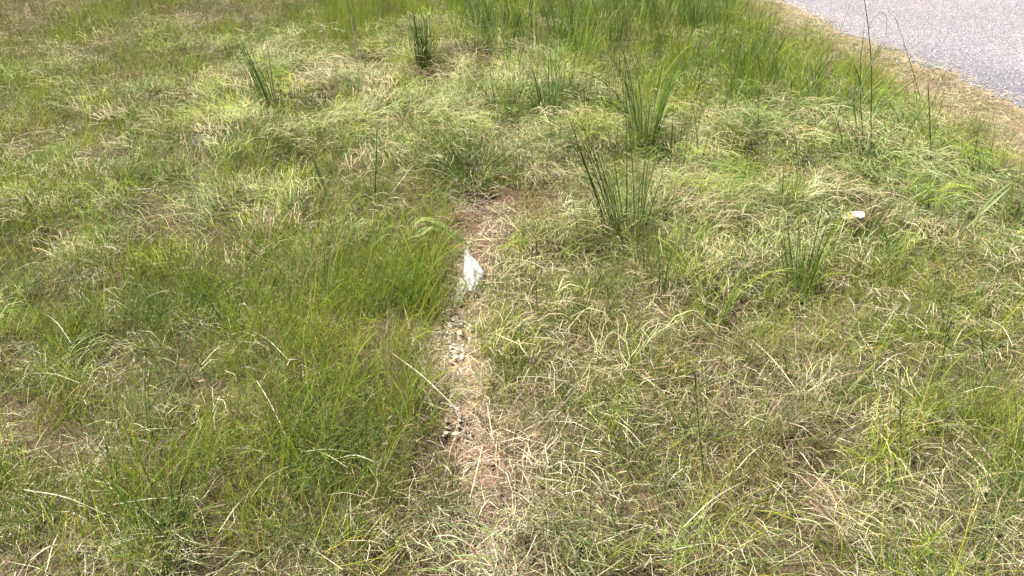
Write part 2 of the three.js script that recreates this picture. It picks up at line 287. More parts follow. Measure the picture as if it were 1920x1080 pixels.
const short = Array.from({ length: 8 }, () => {
  const b = new Blades(), n = 16;
  for (let k = 0; k < n; k++) { const a = rr(0, 6.28), r = 0.05 * Math.sqrt(R()), c = shade(); b.ribbon(growing(new THREE.Vector3(Math.cos(a) * r, -0.005, Math.sin(a) * r), rr(0, 6.28), rr(0.025, 0.07), rr(0.2, 1.2), rr(0.1, 1.2), 3), taper(rr(0.0016, 0.003)), c, rr(-1, 1)); }
  return b.build();
});
const seedy = Array.from({ length: 6 }, () => {   // thin flower stalks with an open seed head
  const b = new Blades();
  for (let k = 0; k < 4; k++) {
    const a = rr(0, 6.28), r = 0.05 * R(), v = rr(0.7, 1.25), c = [v, v, v], az = rr(0, 6.28), pts = growing(new THREE.Vector3(Math.cos(a) * r, 0, Math.sin(a) * r), az, rr(0.2, 0.38), rr(0, 0.4), rr(0, 0.6), 4);
    b.ribbon(pts, 0.0014, c, rr(-1, 1));
    const tip = pts[4], low = pts[3];
    for (let s = 0; s < 7; s++) { const o = low.clone().lerp(tip, s / 6); b.ribbon(growing(o, rr(0, 6.28), rr(0.012, 0.035), rr(0.3, 1.1), 0.3, 2), (t) => 0.0022 * (1 - 0.5 * t), [v * rr(0.9, 1.3), v, v * rr(0.9, 1.2)], rr(0, 2)); }
  }
  return b.build();
});
const flakes = Array.from({ length: 6 }, () => { const b = new Blades(); for (let k = 0; k < 14; k++) { const v = rr(0.4, 1.35); b.quad(new THREE.Vector3(rr(-0.07, 0.07), rr(0.001, 0.01), rr(-0.07, 0.07)), rr(0, 6.28), rr(0.001, 0.006), rr(0.008, 0.03), rr(0.003, 0.01), rr(0, 1.5), [v, v * rr(0.85, 1.02), v * rr(0.8, 1.05)]); } return b.build(); });

const wrapperAt = P(1601, 400, 0.105), bagAt = P(884, 512), heapAt = P(852, 625), leafAt = P(775, 452), feet = [[1170, 478], [1206, 312], [1028, 250], [516, 222], [798, 165], [884, 374], [1494, 572], [1328, 612], [1240, 562], [955, 240], [884, 120]].map(([u, v]) => P(u, v));
const lists = { tall: [], upright: [], fine: [], laid: [], straw: [], short: [], seedy: [], flakes: [] };
{
  R = rng(303);
  const q = new THREE.Quaternion(), e = new THREE.Euler(), s = new THREE.Vector3(), at = new THREE.Vector3();
  const place = (list, n, x, y, z, yaw, tiltX, tiltZ, sx, sy, col) => list.push([new THREE.Matrix4().compose(at.set(x, y, z), q.setFromEuler(e.set(tiltX, yaw, tiltZ, 'YXZ')), s.set(sx, sy, sx)), col, Math.floor(R() * n)]);
  const D = 240;   // sites to the square metre
  const X0 = -7, X1 = 6, Z0 = -9.6, Z1 = -0.35, total = Math.floor((X1 - X0) * (Z1 - Z0) * D);
  for (let k = 0; k < total; k++) {
    const x = rr(X0, X1), z = rr(Z0, Z1), px = pixelOf(x, 0, z);
    if (px[2] < 0.3 || px[0] < -300 || px[0] > 2220 || px[1] > 1300) continue;
    const f = fields(x, z); if (f.edge < -0.07 * smooth(0.45, 0.75, f.n2) || (f.edge < 0 && R() < 0.3)) continue;
    f.mat *= lerp(0.3, 1, smooth(-2.2, -3.2, z));
    const y = H(x, z), near = lerp(0.95, 1, smooth(-1.6, -2.8, z)), gap = smooth(0.40, 0.33, fbm(x * 10 + 3, z * 10, 131)) * (f.edge > 0.6 ? 1 : 0), far = smooth(-3, -8, z), hol = hollow(x, z), off = px[0] < -60 || px[0] > 1980 || px[1] > 1120 || px[1] < -60, big = lerp(1, 1.2, far);
    if (R() < gap * 0.85 || R() < hol * 0.9 || R() < 0.3 * far || (off && R() < 0.45) || Math.hypot(x - wrapperAt.x, z - wrapperAt.z - 0.05) < 0.05 || Math.hypot((x - bagAt.x) / 0.06, (z - bagAt.z) / 0.11) < 1) continue;
    const pile = (0.07 + 0.1 * f.mat) * smooth(0.35, 0.7, fbm(x * 2.6, z * 2.6, 95)) * (1 - f.bare) * (1 - f.verge);
    // thatch of straw everywhere, thicker where it is bare or dry
    if (R() < ((x < -0.2 ? 0.45 : 0.62) + 0.38 * f.bare + 0.3 * f.dry - 0.25 * f.fresh) * (1 - 0.4 * f.rust)) {
      const t = R(), c = f.bare > 0.4 ? (t < 0.3 ? C.pink : t < 0.65 ? C.straw : t < 0.92 ? C.pstraw : C.tan) : f.verge > 0.5 ? (t < 0.4 ? C.gold : t < 0.7 ? C.straw : C.tan) : (t < 0.26 ? C.tan : t < 0.72 ? C.straw : t < 0.84 ? C.pstraw : C.pale);
      place(lists.straw, straws.length, x, y + pile * rr(0, 0.6) + (R() < (x < -0.15 ? 0.1 : 0.25) ? rr(0.02, 0.07) * (1 - f.bare) * (1 - f.verge) : 0), z, rr(0, 6.28), rr(-0.15, 0.15), rr(-0.15, 0.15), rr(0.7, 1.3), rr(0.6, 1.5), tint(c, rr(0.75, 1.15)));
    }
    if (f.rust > 0.25 && R() < 1.6 * f.rust) for (let j = 0; j < 5; j++) place(lists.flakes, flakes.length, x + rr(-0.05, 0.05), y + 0.01 + rr(0, 0.015), z + rr(-0.05, 0.05), rr(0, 6.28), 0, 0, rr(0.4, 0.75), rr(0.6, 1.4), tint(R() < 0.72 ? C.rust : R() < 0.3 ? C.pink : C.tan, rr(0.7, 1.2)));
    if (f.bare > 0.3 && R() < 0.5) place(lists.flakes, flakes.length, x, y + 0.004, z, rr(0, 6.28), 0, 0, rr(0.6, 1.1), rr(0.6, 1.6), tint(R() < 0.5 ? C.pink : R() < 0.5 ? C.tan : C.rust, rr(0.7, 1.3)));
    if (Math.hypot((x - bagAt.x) / 0.075, (z - bagAt.z) / 0.13) < 1 || Math.hypot((x - heapAt.x) / 0.065, (z - heapAt.z) / 0.15) < 1 || Math.hypot(x - leafAt.x, z - leafAt.z - 0.03) < 0.075 || feet.some((p) => Math.hypot(x - p.x, (z - p.z - 0.05) * 0.7) < 0.075)) continue;
    if (f.verge > R()) {
      if (R() < 0.8) place(lists.short, short.length, x, y, z, rr(0, 6.28), 0, 0, rr(0.7, 1.2), rr(0.6, 1.2), tint(mixc(pick([C.gold, C.straw, C.tan]), C.olive, clamp(smooth(0.3, 0.7, f.n2) + rr(-0.1, 0.4))), rr(0.8, 1.1)));
      continue;
    }
    if (R() < f.mat * 1.1) {
      const t = R(), c = t < 0.42 ? C.pale : t < 0.6 ? C.blue : t < 0.72 ? C.green : t < 0.9 ? C.straw : C.fresh;
      place(lists.laid, laid.length, x, y + 0.01 + pile * rr(0, 1.3), z, -flow(x, z) + rr(-0.8, 0.8), rr(-0.2, 0.2), rr(-0.25, 0.12), rr(0.75, 1.15), rr(0.7, 1.6), tint(mixc(c, C.olive, rr(0, 0.25)), rr(0.75, 1.15)));
    }
    if (R() < f.fresh * 0.9) {
      const t = R(), c = t < 0.5 ? C.fresh : t < 0.74 ? C.green : t < 0.94 ? C.olive : C.straw, sc = near * rr(0.55, 1.3) * lerp(1, 0.9, far);
      place(lists.fine, fine.length, x, y, z, rr(0, 6.28), rr(-0.15, 0.15), rr(-0.15, 0.15), sc, sc * rr(0.75, 1.1), tint(c, rr(0.8, 1.15)));
    }
    if (R() < (1 - f.bare) * (1 - 0.6 * f.rust) * (1.0 - 0.35 * f.mat)) {
      const t = R() + (f.dry - 0.45) * 0.6 - f.fresh * 0.35, c = t < 0.22 ? C.fresh : t < 0.54 ? C.green : t < 0.62 ? C.blue : t < 0.9 ? C.olive : t < 1.04 ? C.straw : C.tan, sc = near * rr(0.7, 1.15);
      place(lists.upright, upright.length, x, y + pile * rr(0, 0.5), z, rr(0, 6.28), rr(-0.3, 0.3), rr(-0.3, 0.3), sc, sc * rr(0.6, 1.1), tint(c, rr(0.75, 1.15)));
    }
    if (R() < f.high * 0.85) { const t = R(), sc = rr(0.65, 1.2); place(lists.tall, tall.length, x, y, z, rr(0, 6.28), rr(-0.15, 0.15), rr(-0.15, 0.15), sc, sc * rr(0.75, 1.1) * (z > -4 ? 0.75 : 1), tint(t < 0.3 ? C.fresh : t < 0.75 ? C.green : t < 0.9 ? C.deep : C.olive, rr(0.8, 1.15))); }
    if (R() < clamp(f.dry - 0.25 + 0.35 * f.fresh * (z > -5 ? 1 : 0)) * (1 - f.bare) * 0.4) place(lists.seedy, seedy.length, x, y, z, rr(0, 6.28), rr(-0.3, 0.3), rr(-0.3, 0.3), rr(0.8, 1.2), rr(0.6, 1.1), tint(pick([C.rust, C.tan, C.tan, C.pink]), rr(0.8, 1.2)));
  }
}
stuff('thatch', 'dry straw thatch lying on the soil between the grass', 'thatch', straws, strawM, lists.straw);
stuff('leaf_litter', 'pinkish brown dry litter on the bare trail', 'litter', flakes, litterM, lists.flakes);
stuff('verge_grass', 'short yellowed grass along the road edge', 'grass', short, strawM, lists.short);
stuff('flattened_grass', 'pale green grass pressed flat in swirling mats', 'grass', laid, matM, lists.laid);
stuff('fresh_grass', 'bright yellow-green fine grass standing in patches', 'grass', fine, leafM, lists.fine);
stuff('tall_grass', 'tall loose green grass growing in the band by the road and along the back', 'grass', tall, leafM, lists.tall);
stuff('meadow_grass', 'mixed olive and green meadow grass all over the field', 'grass', upright, leafM, lists.upright);
stuff('seed_grass', 'thin reddish brown seed stalks among the grass', 'grass', seedy, strawM, lists.seedy);
// ---------------------------------------------------------------- countable things
function thing(name, label, category, at, group) {
  const o = new THREE.Group(); o.name = numbered(name); o.position.copy(at); o.userData = { label, category }; if (group) o.userData.group = group; scene.add(o); return o;
}
function part(name, g, m, parent, kind) { const o = new THREE.Mesh(g, m); o.name = name; if (kind) o.userData.kind = kind; parent.add(o); return o; }
const foot = (u, v) => { const p = P(u, v); for (let k = 0; k < 3; k++) { const q = P(u, v, H(p.x, p.z)); p.copy(q); } p.y = H(p.x, p.z); return p; };
const smoothCurve = (pts, n) => new THREE.CatmullRomCurve3(pts, false, 'centripetal').getPoints(n);
// a broad leaf, folded along its midrib
function broadLeaf(pts, w, col, fold = 0.35, roll = 0) {
  const N = pts.length, p = [], c = [], idx = [], T = new THREE.Vector3(), S = new THREE.Vector3(), U = new THREE.Vector3(), up = new THREE.Vector3(0, 1, 0);
  for (let k = 0; k < N; k++) {
    const t = k / (N - 1); T.subVectors(pts[Math.min(k + 1, N - 1)], pts[Math.max(k - 1, 0)]).normalize();
    S.crossVectors(T, up); if (S.lengthSq() < 0.02) S.set(1, 0, 0.2); S.normalize().applyAxisAngle(T, roll + 0.5 * t); U.crossVectors(S, T);
    const h = w / 2 * (0.5 + 0.5 * Math.min(1, t * 3.5)) * Math.sqrt(Math.max(0, 1 - Math.pow(t, 2.6))) + 0.0004, f = h * fold, q = pts[k], g = rrc(0.94, 1.06);
    p.push(q.x - S.x * h + U.x * f, q.y - S.y * h + U.y * f, q.z - S.z * h + U.z * f, q.x, q.y, q.z, q.x + S.x * h + U.x * f, q.y + S.y * h + U.y * f, q.z + S.z * h + U.z * f);
    c.push(...tint(col, g), ...tint(mixc(col, C.pale, 0.5), g), ...tint(col, g));
    if (k) { const a = 3 * (k - 1), b = 3 * k; idx.push(a, a + 1, b, a + 1, b + 1, b, a + 1, a + 2, b + 1, a + 2, b + 2, b + 1); }
  }
  const g = new THREE.BufferGeometry(); g.setAttribute('position', new THREE.Float32BufferAttribute(p, 3)); g.setAttribute('color', new THREE.Float32BufferAttribute(c, 3)); g.setIndex(idx); g.computeVertexNormals(); return g;
}
const rrc = (a, b) => rr(a, b);
function tube(pts, r0, r1, col) {
  const curve = new THREE.CatmullRomCurve3(pts, false, 'centripetal'), g = new THREE.TubeGeometry(curve, Math.max(6, pts.length * 3), 1, 5), pos = g.attributes.position, seg = Math.max(6, pts.length * 3), ctr = curve.getPoints(seg), c = [];
  const cen = []; for (let i = 0; i <= seg; i++) cen.push(curve.getPointAt(i / seg));
  for (let i = 0; i < pos.count; i++) { const k = Math.floor(i / 6), r = lerp(r0, r1, k / seg), o = cen[k]; pos.setXYZ(i, o.x + (pos.getX(i) - o.x) * r, o.y + (pos.getY(i) - o.y) * r, o.z + (pos.getZ(i) - o.z) * r); c.push(...tint(col, 1)); }
  g.setAttribute('color', new THREE.Float32BufferAttribute(c, 3)); g.deleteAttribute('uv'); return g;
}
// curve through photo pixels, on the upright plane through the thing's base (dz nearer or farther), in the thing's own axes
const through = (list, base, dz = 0, n = 10) => smoothCurve(list.map(([u, v, e = 0]) => Q(u, v, base.z + dz + e).sub(base)), n);

// words for what a thing stands on
const ground = (x, z) => { const f = fields(x, z); return f.trail < 0.14 ? 'on the bare trail' : f.verge > 0.3 ? 'on the yellowed verge' : f.rust > 0.35 ? 'among the red-brown litter' : f.fresh > 0.55 ? 'in a bright fresh green stand' : f.mat > 0.6 ? 'on a flattened pale mat' : f.dry > 0.5 ? 'in brownish dry grass' : f.trail < 0.5 ? 'in the mixed grass bordering the trail' : 'in the mixed green sward'; };
// -- tussocks: [u, v of the base, v of the top, blades, spread, lean, look, ...]
function tussock(u, v, vtop, opt) {
  const base = foot(u, v), tall = 1.22 * Math.max(0.06, Q(u, vtop, base.z).y - base.y);
  const o = thing(opt.name ?? 'grass_tussock', opt.label, opt.category ?? 'grass tussock', base, opt.group);
  const { n = 14, fineN = 26, spread = 0.04, lean = 0, splay = 0.25, curl = 0.5, w = [0.003, 0.006], cols = [C.green], skirt = 14 } = opt;
  const one = (b, len, ww, col, sp) => {
    const a = rr(0, 6.28), r = spread * Math.sqrt(R()), at = new THREE.Vector3(Math.cos(a) * r, -0.015, Math.sin(a) * r * 0.8), tilt = sp * Math.sqrt(R()), dir = new THREE.Vector2(Math.cos(a) * tilt + lean, Math.sin(a) * tilt);
    return b.ribbon(growing(at, Math.atan2(dir.y, dir.x), len, Math.min(1.2, dir.length()), R() < 0.14 ? rr(1.3, 2.2) : curl * rr(0.2, 1.8), 7, rr(-0.4, 0.4)), (t) => ww * (0.7 + 0.3 * Math.min(1, 4 * t)) * (1 - 0.75 * t * t * t), col, rr(-1.5, 1.5), rr(-0.8, 0.8));
  };
  for (let k = 0; k < n; k++) part('blade', one(new Blades(), tall * rr(0.42, 1.08), rr(w[0], w[1]), tint(R() < 0.1 ? pick([C.straw, C.tan, C.olive]) : pick(cols), rr(0.7, 1.25)), splay).build(), leafM, o);
  if (fineN) { const b = new Blades(); for (let k = 0; k < fineN; k++) one(b, tall * rr(0.3, 0.9), Math.max(0.0012, rr(w[0] * 0.5, w[0] * 0.8)), tint(R() < 0.15 ? C.straw : pick(cols), rr(0.65, 1.15)), splay * 1.6); part('fine_blades', b.build(), leafM, o, 'stuff'); }
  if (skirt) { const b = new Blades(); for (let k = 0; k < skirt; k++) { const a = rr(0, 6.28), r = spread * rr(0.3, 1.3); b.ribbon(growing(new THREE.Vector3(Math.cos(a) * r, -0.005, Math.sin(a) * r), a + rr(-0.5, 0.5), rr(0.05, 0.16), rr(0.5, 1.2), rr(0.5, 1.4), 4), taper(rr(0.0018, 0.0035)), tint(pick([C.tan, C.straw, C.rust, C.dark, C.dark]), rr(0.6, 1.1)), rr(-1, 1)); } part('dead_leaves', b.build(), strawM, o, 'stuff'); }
  return o;
}
R = rng(707);
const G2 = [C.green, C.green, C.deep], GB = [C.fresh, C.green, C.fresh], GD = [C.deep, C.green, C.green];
tussock(1170, 478, 228, { n: 55, fineN: 46, spread: 0.07, lean: -0.17, splay: 0.24, curl: 0.16, w: [0.0036, 0.0062], cols: [C.deep, C.deep, C.green, C.olive], label: 'tall wiry tussock fanning out to one side at the end of the bare trail' });
tussock(1206, 312, 112, { n: 63, fineN: 108, spread: 0.06, lean: -0.03, splay: 0.17, curl: 0.32, w: [0.0034, 0.0061], cols: [C.green, C.deep, C.green, C.fresh], label: 'dense upright dark green column of tall grass with a shaded foot' });
tussock(1028, 250, 105, { n: 31, fineN: 61, spread: 0.05, lean: -0.1, splay: 0.14, curl: 0.2, w: [0.0034, 0.0054], cols: GD, label: 'dark leaning tussock of long straight blades beside the bushy light green one' });
tussock(955, 240, 112, { n: 49, fineN: 144, spread: 0.1, splay: 0.3, curl: 0.45, w: [0.0027, 0.0048], cols: [C.fresh, C.green, C.green], label: 'bushy light green tussock beside the dark leaning blades' });
tussock(516, 222, 88, { n: 29, fineN: 61, spread: 0.045, lean: -0.08, splay: 0.12, curl: 0.25, w: [0.0034, 0.0061], cols: GD, label: 'lone narrow dark green tussock standing in the brownish sward' });
tussock(798, 165, 20, { n: 22, fineN: 150, spread: 0.045, lean: -0.05, splay: 0.06, curl: 0.08, w: [0.0048, 0.0082], cols: [C.deep, C.deep, C.green], label: 'tall spear-like dark blades rising from a black hollow' });
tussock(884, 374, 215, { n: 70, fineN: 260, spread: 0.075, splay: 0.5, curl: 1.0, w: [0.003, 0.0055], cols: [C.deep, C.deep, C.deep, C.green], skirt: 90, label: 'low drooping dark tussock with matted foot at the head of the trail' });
tussock(858, 335, 235, { n: 11, fineN: 14, spread: 0.03, lean: -0.18, splay: 0.1, curl: 0.3, cols: [C.olive, C.fresh], skirt: 4, label: 'sparse olive blades leaning behind the low drooping tussock' });
tussock(1494, 572, 392, { n: 43, fineN: 72, spread: 0.045, lean: -0.03, splay: 0.17, curl: 0.3, w: [0.0024, 0.0041], cols: [C.fresh, C.green, C.deep], label: 'compact bright green tussock alone among straw, dark at its foot' });
tussock(1328, 612, 440, { n: 20, fineN: 54, spread: 0.05, splay: 0.2, curl: 0.4, w: [0.0025, 0.004], cols: GB, label: 'slender green tussock rising beside a shaded gap of dry litter' });
tussock(1240, 562, 385, { n: 13, fineN: 36, spread: 0.04, splay: 0.12, curl: 0.3, w: [0.0025, 0.004], cols: [C.green, C.olive], label: 'thin open tussock with a reddish brown foot' });
tussock(1650, 625, 545, { n: 34, fineN: 108, spread: 0.07, splay: 0.5, curl: 0.8, w: [0.002, 0.0035], cols: [C.fresh], label: 'low vivid yellow-green tussock of fine spreading blades' });
tussock(1480, 808, 735, { n: 26, fineN: 46, spread: 0.035, lean: -0.5, splay: 0.25, curl: 0.4, w: [0.0025, 0.0045], cols: [C.green, C.pale, C.fresh], label: 'small green tussock bent over to one side above dry pinkish litter' });
tussock(1052, 765, 690, { n: 23, fineN: 54, spread: 0.045, splay: 0.4, curl: 0.7, w: [0.0025, 0.004], cols: [C.green, C.deep], label: 'small dark green tussock beside the lower trail' });
tussock(1552, 268, 95, { n: 52, fineN: 90, spread: 0.13, splay: 0.5, curl: 0.7, w: [0.005, 0.009], cols: [C.fresh, C.green, C.fresh], label: 'broad-bladed bright green clump next to the tall branching stalk' });
tussock(1490, 205, 95, { n: 36, fineN: 80, spread: 0.12, splay: 0.4, curl: 0.6, w: [0.004, 0.007], cols: [C.green, C.fresh, C.blue], label: 'loose bluish green clump behind the broad-bladed one' });
tussock(1400, 215, 120, { n: 20, fineN: 43, spread: 0.06, splay: 0.25, curl: 0.4, w: [0.003, 0.006], cols: [C.green, C.fresh], label: 'medium green clump leaning apart between the tall row and the broad-bladed clump', lean: 0.08 });
tussock(1595, 325, 235, { n: 23, fineN: 43, spread: 0.07, splay: 0.6, curl: 0.9, w: [0.0034, 0.0061], cols: [C.green, C.deep, C.pale], label: 'low leafy clump around the foot of the tall branching stalk' });
tussock(1640, 322, 205, { n: 44, fineN: 60, spread: 0.1, splay: 0.55, curl: 0.9, w: [0.005, 0.009], cols: [C.green, C.fresh, C.deep], label: 'thick leafy green clump wrapped round the tall branching stalk' });
// drooping clumps over the shaded hollows
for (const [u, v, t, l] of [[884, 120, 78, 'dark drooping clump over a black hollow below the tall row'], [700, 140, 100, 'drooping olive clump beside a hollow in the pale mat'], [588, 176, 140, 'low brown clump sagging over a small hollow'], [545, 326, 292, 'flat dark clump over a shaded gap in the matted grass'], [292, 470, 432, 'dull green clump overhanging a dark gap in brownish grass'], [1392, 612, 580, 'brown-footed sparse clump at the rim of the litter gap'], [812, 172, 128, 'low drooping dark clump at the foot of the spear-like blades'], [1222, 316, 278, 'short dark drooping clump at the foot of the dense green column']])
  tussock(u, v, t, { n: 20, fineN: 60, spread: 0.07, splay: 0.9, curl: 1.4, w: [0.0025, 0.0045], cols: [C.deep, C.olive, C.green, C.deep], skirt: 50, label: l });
// the tall row along the back
let look;
for (const [u, v, t] of [[900, 60, -55], [938, 100, -5], [975, 70, -40], [1002, 105, 0], [1048, 96, -12], [1092, 120, 0], [1118, 70, -45], [1150, 92, -20], [1188, 88, -25], [1215, 60, -60], [1240, 78, -20], [1268, 48, -60], [1305, 64, -25], [1352, 48, -45], [1376, 22, -70], [1080, 40, -80], [1170, 30, -90], [1010, 30, -90]])
  tussock(u, v, t, { n: 34, fineN: 108, spread: rr(0.07, 0.12), lean: rr(-0.06, 0.06), splay: rr(0.12, 0.26), curl: rr(0.2, 0.5), w: [0.0027, 0.0061], cols: (look = pick([['bright yellow-green', GB], ['mid-green', G2], ['dark green', GD], ['olive green', [C.green, C.deep, C.olive]]]))[1], skirt: 40, label: `tall ${look[0]} ${v > 90 ? 'tussock on the near side of the thick row along the back' : v > 50 ? 'tussock in the thick row along the back' : 'tussock behind the thick row along the back'}`, group: 'tall tussocks along the back' });
// bright loose clumps between the row and the road
for (const [u, v, t] of [[1420, 140, 45], [1335, 150, 60], [1465, 165, 70], [1380, 270, 180], [1660, 262, 170], [1690, 300, 215], [1510, 320, 230], [1590, 470, 400], [1430, 520, 440], [1700, 480, 400], [1290, 130, 40], [1600, 210, 110], [1440, 240, 150], [1340, 240, 150], [1530, 150, 75], [1220, 170, 70]])
  tussock(u, v, t, { name: 'loose_grass_clump', category: 'grass clump', n: 26, fineN: 60, spread: rr(0.06, 0.11), lean: rr(-0.15, 0.15), splay: rr(0.3, 0.5), curl: rr(0.4, 0.9), w: [0.003, 0.006], cols: (look = pick([['bright green', GB], ['mid-green', G2], ['yellow-green', [C.fresh, C.olive]]]))[1], skirt: 26, label: `loose arching ${look[0]} clump ${v > 225 ? 'at the rim of the flattened mats near the verge' : 'between the tall back row and the verge'}`, group: 'loose clumps near the verge' });
// narrow reedy clumps standing in the pressed-down mats
for (const [u, v, t] of [[1256, 348, 195], [1274, 338, 185], [1310, 328, 200], [1100, 250, 135], [1128, 252, 150], [1342, 440, 335], [1322, 438, 350], [1236, 165, 70], [1300, 180, 110], [1060, 190, 110], [1180, 210, 120], [1150, 330, 235], [1090, 330, 230], [1350, 205, 130], [1450, 260, 190], [1140, 160, 80], [1280, 250, 170], [1230, 420, 325], [1390, 380, 285], [1470, 400, 310], [1550, 350, 255], [1210, 520, 420], [1100, 480, 390], [1290, 500, 405], [1380, 520, 430], [1620, 520, 430], [1760, 430, 335], [1010, 330, 240], [1050, 300, 205], [1420, 330, 240]])
  tussock(u, v, t, { name: 'reed_clump', category: 'grass clump', n: 11, fineN: 21, spread: 0.035, lean: rr(-0.06, 0.06), splay: 0.1, curl: rr(0.1, 0.3), w: [0.0024, 0.0041], cols: [C.green, C.deep, C.olive], skirt: 8, label: 'narrow reedy clump standing up through the flattened mats', group: 'reedy clumps in the flattened mats' });
// fine tussocks of the open sward
{ const spots = [[1860, 850, 765], [1180, 640, 540], [1120, 560, 480], [620, 600, 500], [700, 560, 470], [560, 720, 610], [660, 720, 600], [740, 780, 690], [480, 820, 720], [600, 880, 770], [360, 700, 620], [250, 780, 700], [420, 640, 560], [700, 900, 810], [300, 1000, 900], [480, 990, 890], [1230, 720, 630], [1310, 830, 730], [1180, 900, 810], [1390, 960, 880], [1580, 760, 690], [1720, 720, 640], [1880, 980, 880], [1560, 1010, 930], [1780, 900, 820], [1060, 930, 860], [1240, 1000, 900], [120, 720, 640], [170, 620, 550], [60, 960, 860], [170, 930, 850], [640, 1000, 900], [560, 560, 480], [330, 560, 490], [1000, 640, 540], [1110, 700, 620], [780, 640, 550], [620, 780, 670], [520, 900, 790]];
  for (const [u, v, t] of spots) tussock(u + rr(-12, 12), v + rr(-8, 8), t, { n: 14, fineN: 46, spread: 0.05, lean: rr(-0.2, 0.2), splay: rr(0.3, 0.6), curl: rr(0.5, 1.0), w: [0.002, 0.0036], cols: u < 820 ? [C.fresh, C.green, C.fresh, C.olive] : [C.green, C.fresh, C.olive], skirt: 4, label: `fine-bladed ${u < 820 ? 'yellow-green' : 'mid-green'} tussock ${ground(P(u, v).x, P(u, v).z)}`, group: 'fine-bladed tussocks of the sward' }); }

// -- broad-leaved plants
{ // tall branching stalk
  const b = foot(1634, 312), o = thing('tall_grass_plant', 'tall branching grass stalk reaching in front of the road, with wide leaves', 'grass plant', b);
  part('stem', tube(through([[1634, 312], [1633, 227], [1634, 130], [1628, 52], [1618, -18]], b), 0.0035, 0.0016, mixc(C.green, C.rust, 0.35)), leafM, o);
  part('stem', tube(through([[1622, 300], [1614, 200], [1614, 112], [1621, 48]], b, -0.05), 0.003, 0.0012, mixc(C.green, C.rust, 0.3)), leafM, o);
  part('flower_stalk', tube(through([[1628, 56], [1640, 32], [1654, 24], [1662, 34], [1661, 66]], b), 0.0012, 0.0008, C.tan), strawM, o);
  part('flower_stalk', tube(through([[1575, 60], [1590, 20], [1602, -20]], b, -0.3), 0.0012, 0.0008, C.tan), strawM, o);
  for (const [l, w, c, dz, roll] of [[[[1606, 186], [1632, 122], [1655, 78]], 0.014, C.deep, 0.03, 0.2], [[[1633, 224], [1648, 192], [1668, 158]], 0.011, C.green, 0.05, 0], [[[1612, 205], [1586, 157], [1558, 122]], 0.013, C.pale, 0.04, -0.4], [[[1628, 225], [1600, 194], [1564, 171]], 0.013, C.pale, 0.06, -0.3], [[[1645, 290], [1622, 248], [1585, 225]], 0.014, C.pale, 0.1, -0.3], [[[1628, 300], [1650, 262], [1690, 240]], 0.012, C.blue, 0.08, 0], [[[1624, 300], [1608, 262], [1568, 268]], 0.012, C.green, 0.08, 0.1], [[[1640, 300], [1665, 285], [1700, 296]], 0.013, C.green, 0.12, 0.1], [[[1632, 310], [1610, 285], [1580, 300]], 0.012, C.deep, 0.12, 0.1], [[[1619, 180], [1611, 150], [1600, 118]], 0.008, C.deep, 0.0, 0.3], [[[1606, 240], [1600, 190], [1604, 140]], 0.01, C.green, -0.08, 0.5]])
    part('leaf', broadLeaf(through(l, b, dz, 9), w, c, 0.4, roll), leafM, o);
}
{ const b = foot(1727, 188), o = thing('tall_grass_stalk', 'bare thin stalk leaning out from the dry verge before the road', 'grass stalk', b);
  part('stem', tube(through([[1727, 190], [1709, 125], [1691, 68], [1683, 44]], b), 0.0028, 0.001, mixc(C.green, C.tan, 0.5)), leafM, o);
  part('seed_head', broadLeaf(through([[1685, 52], [1682, 42], [1676, 30]], b, 0, 5), 0.006, C.tan, 0.6), strawM, o); }
{ const b = foot(1746, 345), o = thing('tall_grass_plant', 'upright stalk with crossed dark leaves near the dry verge', 'grass plant', b);
  part('stem', tube(through([[1746, 345], [1744, 250], [1740, 156]], b), 0.004, 0.0018, C.green), leafM, o);
  for (const [l, w, c, dz] of [[[[1702, 335], [1726, 304], [1750, 268]], 0.012, C.deep, 0.02], [[[1742, 235], [1716, 220], [1692, 231]], 0.011, C.green, 0], [[[1744, 268], [1766, 243], [1800, 243]], 0.012, C.deep, 0.03], [[[1751, 350], [1750, 315], [1754, 276]], 0.018, C.green, 0.05], [[[1746, 340], [1736, 300], [1712, 286]], 0.011, C.blue, 0.06], [[[1746, 342], [1762, 318], [1782, 322]], 0.011, C.green, 0.06]]) part('leaf', broadLeaf(through(l, b, dz, 9), w, c), leafM, o); }
{ const b = foot(1740, 440), o = thing('tall_grass_plant', 'slim straight stalk with a pale sheath standing beside the arching clump', 'grass plant', b);
  part('stem', tube(through([[1740, 440], [1741, 390], [1744, 330]], b), 0.0045, 0.002, C.green), leafM, o);
  for (const [l, w, c, dz] of [[[[1738, 430], [1734, 395], [1738, 350]], 0.011, C.green, 0.02], [[[1742, 430], [1750, 400], [1754, 370]], 0.009, C.pale, 0.03], [[[1740, 435], [1726, 415], [1712, 420]], 0.009, C.blue, 0.05]]) part('leaf', broadLeaf(through(l, b, dz, 8), w, c), leafM, o); }
